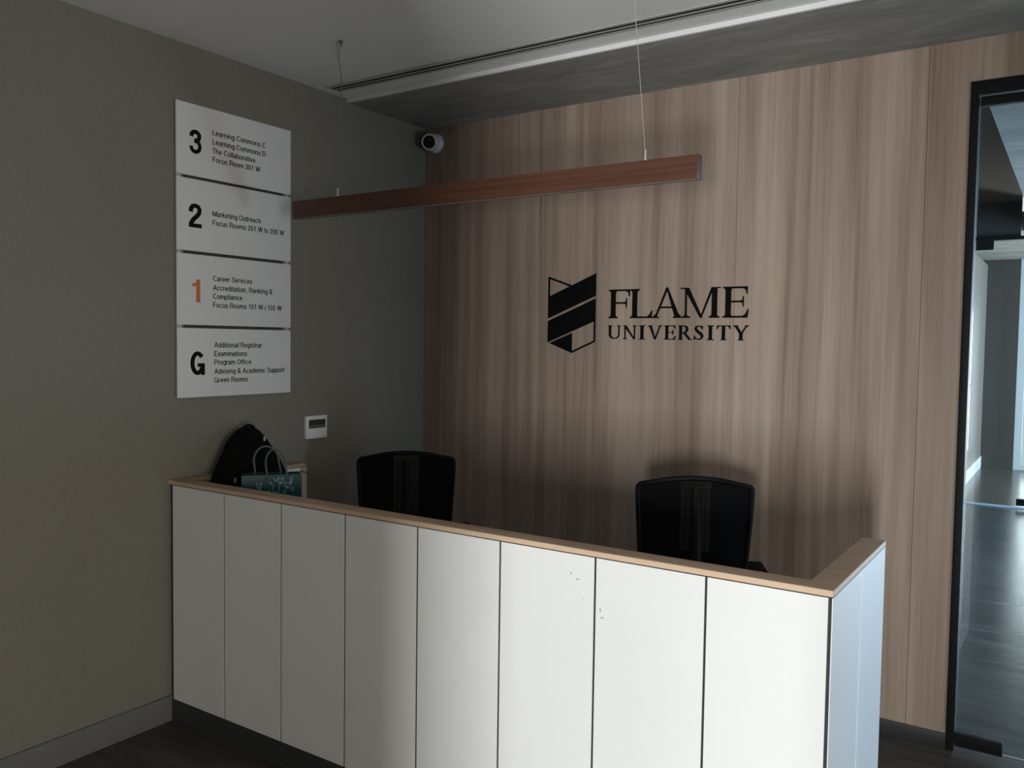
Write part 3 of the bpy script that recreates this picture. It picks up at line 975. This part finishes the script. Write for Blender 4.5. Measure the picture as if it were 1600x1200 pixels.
def make_chair(label, loc, rz):
    c = thing('office_chair', label, 'chair', loc, rz, 'office chairs behind the counter')
    # five-star base on castors
    bm = bmesh.new()
    for k in range(5):
        a_ = 2 * PI * k / 5 + .3
        tube(bm, [(.02 * math.cos(a_), .02 * math.sin(a_), .105), (.16 * math.cos(a_), .16 * math.sin(a_), .098),
                  (.285 * math.cos(a_), .285 * math.sin(a_), .075)], [.026, .021, .015], 8)
    lathe(bm, [(0, .07), (.04, .07), (.045, .12), (.035, .14), (0, .14)], 20)
    ob('star_base', bm, m_black, c, smooth=True)
    for k in range(5):
        a_ = 2 * PI * k / 5 + .3
        bm = bmesh.new()
        for s in (-1, 1):
            lathe(bm, [(0, -.009), (.022, -.009), (.0275, -.005), (.0275, .005), (.022, .009), (0, .009)], 16,
                  Matrix.Translation((.285 * math.cos(a_), .285 * math.sin(a_), .0275)) @ Matrix.Rotation(a_ + .6, 4, 'Z') @
                  Matrix.Translation((s * .014, 0, 0)) @ Matrix.Rotation(PI / 2, 4, 'Y'))
        tube(bm, [(.285 * math.cos(a_), .285 * math.sin(a_), .03), (.285 * math.cos(a_), .285 * math.sin(a_), .078)], .008, 8)
        ob('castor', bm, m_black, c, smooth=True)
    bm = bmesh.new()
    tube(bm, [(0, 0, .12), (0, 0, .30), (0, 0, .301), (0, 0, .42)], [.026, .026, .016, .016], 14)
    box(bm, -.09, .09, -.12, .10, .40, .435)
    ob('gas_column', bm, m_black, c, smooth=True, sharp=30)
    bm = bmesh.new()
    box(bm, -.235, .235, -.20, .27, .435, .505)
    ob('seat', bm, m_seat, c, bevel=.032, seg=4)
    # frame of the backrest
    ol = back_shape()
    bm = bmesh.new()
    tube(bm, [(x, back_y(x, z), z) for x, z in ol], .011, 8, closed=True)
    ob('back_frame', bm, m_black, c, smooth=True)
    # open mesh of fine horizontal threads and a few uprights
    bm = bmesh.new()
    z = .505
    while z < 1.112:
        hw = half_width(z)
        if hw > .02:
            n = 8
            row = []
            for k in range(n + 1):
                x = -hw + 2 * hw * k / n
                row.append((bm.verts.new((x, back_y(x, z), z)), bm.verts.new((x, back_y(x, z), z + .0076))))
            for k in range(n):
                bm.faces.new((row[k][0], row[k + 1][0], row[k + 1][1], row[k][1]))
        z += .0088
    for k in range(-10, 11):
        x = .02 * k
        zz = [.505 + (1.08 - .505) * j / 6 for j in range(7)]
        cols = [(bm.verts.new((x - .0016, back_y(x, v) - .0005, v)), bm.verts.new((x + .0016, back_y(x, v) - .0005, v))) for v in zz]
        for p0, p1 in zip(cols, cols[1:]):
            bm.faces.new((p0[0], p0[1], p1[1], p1[0]))
    tag(ob('mesh_panel', bm, m_meshf, c), kind='stuff')
    for s in (-1, 1):   # closely woven side fields left and right of the open middle strip
        bm = bmesh.new()
        rows = []
        for j in range(25):
            z = .505 + (1.112 - .505) * j / 24
            hw = max(half_width(z), .075)
            row = []
            for k in range(6):
                x = s * (.062 + (hw - .062) * k / 5)
                row.append(bm.verts.new((x, back_y(x, z) + .002, z)))
            rows.append(row)
        for A, B in zip(rows, rows[1:]):
            for k in range(5):
                bm.faces.new((A[k], A[k + 1], B[k + 1], B[k]))
        bmesh.ops.solidify(bm, geom=bm.faces[:], thickness=.002)
        ob('woven_field', bm, m_meshf, c, smooth=True)
    # rear support: wide plate low down, spine that forks at the top
    bm = bmesh.new()
    tube(bm, [(0, -.06, .415), (0, -.20, .43), (0, -.285, .52), (0, -.300, .68), (0, -.292, .85), (0, -.285, 1.0), (0, -.277, 1.085)],
         [.030, .030, .030, .028, .024, .018, .014], 10, flat=.6)
    for s in (-1, 1):
        tube(bm, [(0, -.293, .80), (s * .07, -.283, .72), (s * .14, -.255, .65), (s * .200, -.20, .62)], [.014, .016, .016, .012], 8)
    ob('spine', bm, m_black, c, smooth=True)
    bm = bmesh.new()
    n = 10
    lo, hi = [], []
    for k in range(n + 1):
        x = -.165 + .33 * k / n
        lo.append(x)
    for x in lo:
        hi.append(x)
    rows = []
    for zz in (.66, .70, .78, .82):
        e = 0.0 if zz in (.70, .78) else .03
        rows.append([bm.verts.new((x * (1 - e * 4), back_y(x, zz) - .016, zz)) for x in lo])
    for A, B in zip(rows, rows[1:]):
        for k in range(n):
            bm.faces.new((A[k], A[k + 1], B[k + 1], B[k]))
    bmesh.ops.solidify(bm, geom=bm.faces[:], thickness=.010)
    ob('lumbar_pad', bm, m_black, c, smooth=True)
    for s in (-1, 1):
        bm = bmesh.new()
        tube(bm, [(s * .17, .02, .445), (s * .27, .02, .45), (s * .295, .02, .50), (s * .295, .01, .66)], [.018, .020, .020, .016], 10)
        ar = ob('armrest', bm, m_black, c, smooth=True)
        bm = bmesh.new()
        box(bm, s * .295 - .042, s * .295 + .042, -.13, .14, .66, .692)
        ob('arm_pad', bm, m_black, ar, bevel=.012, seg=3)
    return c


make_chair('black mesh-back office chair turned away in the corner, left of the two', (0.37, -0.57, 0), math.radians(39.7))
make_chair('black mesh-back office chair in front of the wood wall, right of the two', (1.835, -0.395, 0), math.radians(26.8))

# ------------------------------------------------------------------ backpack on the desk by the left wall
bp = thing('backpack', 'slumped black backpack leaning in the corner by the left wall', 'bag', (0.165, -1.40, 0.745))
levels = [  # z, y min, y max, x min, x max
    (0.000, -1.575, -1.195, .078, .265), (0.030, -1.592, -1.180, .076, .270), (0.12, -1.600, -1.172, .076, .270),
    (0.22, -1.600, -1.180, .076, .255), (0.295, -1.585, -1.205, .074, .240), (0.36, -1.543, -1.235, .072, .222),
    (0.41, -1.508, -1.262, .068, .205), (0.455, -1.474, -1.292, .062, .188), (0.480, -1.440, -1.308, .058, .175),
    (0.500, -1.408, -1.325, .060, .162), (0.512, -1.385, -1.345, .072, .145)]
bm = bmesh.new()
rings = []
NS = 28
for z, ya, yb, xa, xb in levels:
    r = []
    for k in range(NS):
        a_ = 2 * PI * k / NS
        ca, sa = math.cos(a_), math.sin(a_)
        e = .72
        px = (xa + xb) / 2 + (xb - xa) / 2 * math.copysign(abs(ca) ** e, ca)
        py = (ya + yb) / 2 + (yb - ya) / 2 * math.copysign(abs(sa) ** e, sa)
        wob = .004 * math.sin(9 * py * 6 + z * 31) + .003 * math.sin(px * 80 + z * 47)
        r.append(bm.verts.new((px - .165 + wob * max(0, ca), py + 1.40, z)))
    rings.append(r)
for A, B in zip(rings, rings[1:]):
    for k in range(NS):
        l = (k + 1) % NS
        bm.faces.new((A[k], A[l], B[l], B[k]))
bm.faces.new(rings[0][::-1])
bm.faces.new(rings[-1])
ob('bag_body', bm, m_pack, bp, smooth=True, sharp=60)
bm = bmesh.new()
box(bm, .085, .118, -.14, .17, .03, .27)
ob('front_pocket', bm, m_pack, bp, bevel=.025, seg=3)
bm = bmesh.new()
tube(bm, [(-.07, .02, .500), (-.066, .025, .518), (-.05, .035, .524), (-.035, .048, .516), (-.03, .052, .497)], .007, 8)
ob('grab_handle', bm, m_pack, bp, smooth=True)
bm = bmesh.new()
tube(bm, [(-.02, .075, .475), (-.005, .108, .43), (.01, .145, .37), (.02, .172, .30), (.03, .192, .20), (.03, .198, .08)], [.010, .014, .015, .014, .012, .010], 8, flat=.5)
ob('shoulder_strap', bm, m_pack, bp, smooth=True)
bxo('zip_pull', m_pull, bp, .018, .024, .058, .068, .455, .475, bevel=.001)
bxo('zip_pull', m_pull, bp, .080, .088, -.150, -.143, .300, .320, bevel=.001)

# ------------------------------------------------------------------ teal gift bag
GA = Vector((0.352, -1.595, 0))
GB = Vector((0.500, -1.402, 0))
ex = (GB - GA).normalized()
ang = math.atan2(ex.y, ex.x)
gw = (GB - GA).length
gb = thing('gift_bag', 'teal paper gift bag with cord handles in front of the black backpack', 'bag', tuple((GA + GB) / 2) [:2] + (0.745,), ang)
GH, GD = 0.345, 0.070
bm = bmesh.new()
h = gw / 2
tk = .0012
box(bm, -h, h, 0, tk, 0, GH)
box(bm, -h, h, GD - tk, GD, 0, GH)
for s in (-1, 1):   # gussets folded inwards along the middle
    xs = s * h
    xi = s * (h - .018)
    prism(bm, [(xs, tk), (xi, GD / 2), (xs, GD - tk), (xs - s * .001, GD - tk), (xi - s * .001, GD / 2), (xs - s * .001, tk)], 'z', 0.0, GH)
box(bm, -h, h, tk, GD - tk, 0, .0015)
ob('bag_body', bm, m_teal, gb)
for y, x0, x1, hh, lean in ((GD - .004, -.065, .030, .112, 0.004), (-.002, -.020, .052, .108, -.004)):
    bm = bmesh.new()
    pts = [(x0, y, GH - .03)]
    for k in range(0, 13):
        t_ = PI - PI * k / 12
        pts.append(((x0 + x1) / 2 - .006 + (x1 - x0) / 2 * math.cos(t_) * (1.0 if k < 6 else 1.15), y + lean, GH + hh * .45 + hh * .55 * math.sin(t_)))
    pts.append((x1 + .012, y, GH - .01))
    pts.insert(1, (x0, y, GH + .005))
    tube(bm, pts, .0042, 8)
    ob('cord_handle', bm, m_rope, gb, smooth=True)
bm = bmesh.new()
tube(bm, [(.055, .02, GH - .01), (.075, .02, GH + .004), (.098, .018, GH - .004), (.118, .018, GH + .008), (.140, .02, GH + .002), (.158, .024, GH - .014)],
     [.003, .004, .004, .005, .005, .002], 8, flat=.5)
ob('ribbon', bm, m_teal_d, gb, smooth=True)
# little sketchy figures printed in pale blue
bm = bmesh.new()


def mark(x, z, pts, w=.0022):
    P = [(x + a_ * .01, z + b_ * .01) for a_, b_ in pts]
    for quad_ in stroke(P, [w] * len(P)):
        prism(bm, quad_, 'y', -.0004, 0.0)


ring8 = [(1.0 * math.cos(k * PI / 4), 1.0 * math.sin(k * PI / 4)) for k in range(9)]
for x, z in ((-.052, .300), (.035, .318), (.062, .300), (-.02, .265)):
    mark(x, z, [(-1.2, 1.2), (-.8, -.4), (-.3, -1.5), (0, -.2), (.4, -1.6), (.9, -.3), (1.1, 1.3), (0, .7), (-1.2, 1.2)])
mark(.018, .288, [(-1.3, 1.6), (-1.4, -1.6), (1.0, -1.7), (1.2, 1.2)])
mark(.016, .325, [(-1.1, .8), (0, -.9), (1.3, 1.0)])
mark(.078, .318, [(-.4, 1.6), (0, -1.8), (.7, 1.5)])
mark(.052, .270, [(.55 * a_, .55 * b_) for a_, b_ in ring8])
mark(.083, .282, [(.45 * a_, .9 * b_) for a_, b_ in ring8])
mark(-.005, .310, [(.35 * a_, .35 * b_) for a_, b_ in ring8])
ob('printed_figures', bm, m_print, gb)
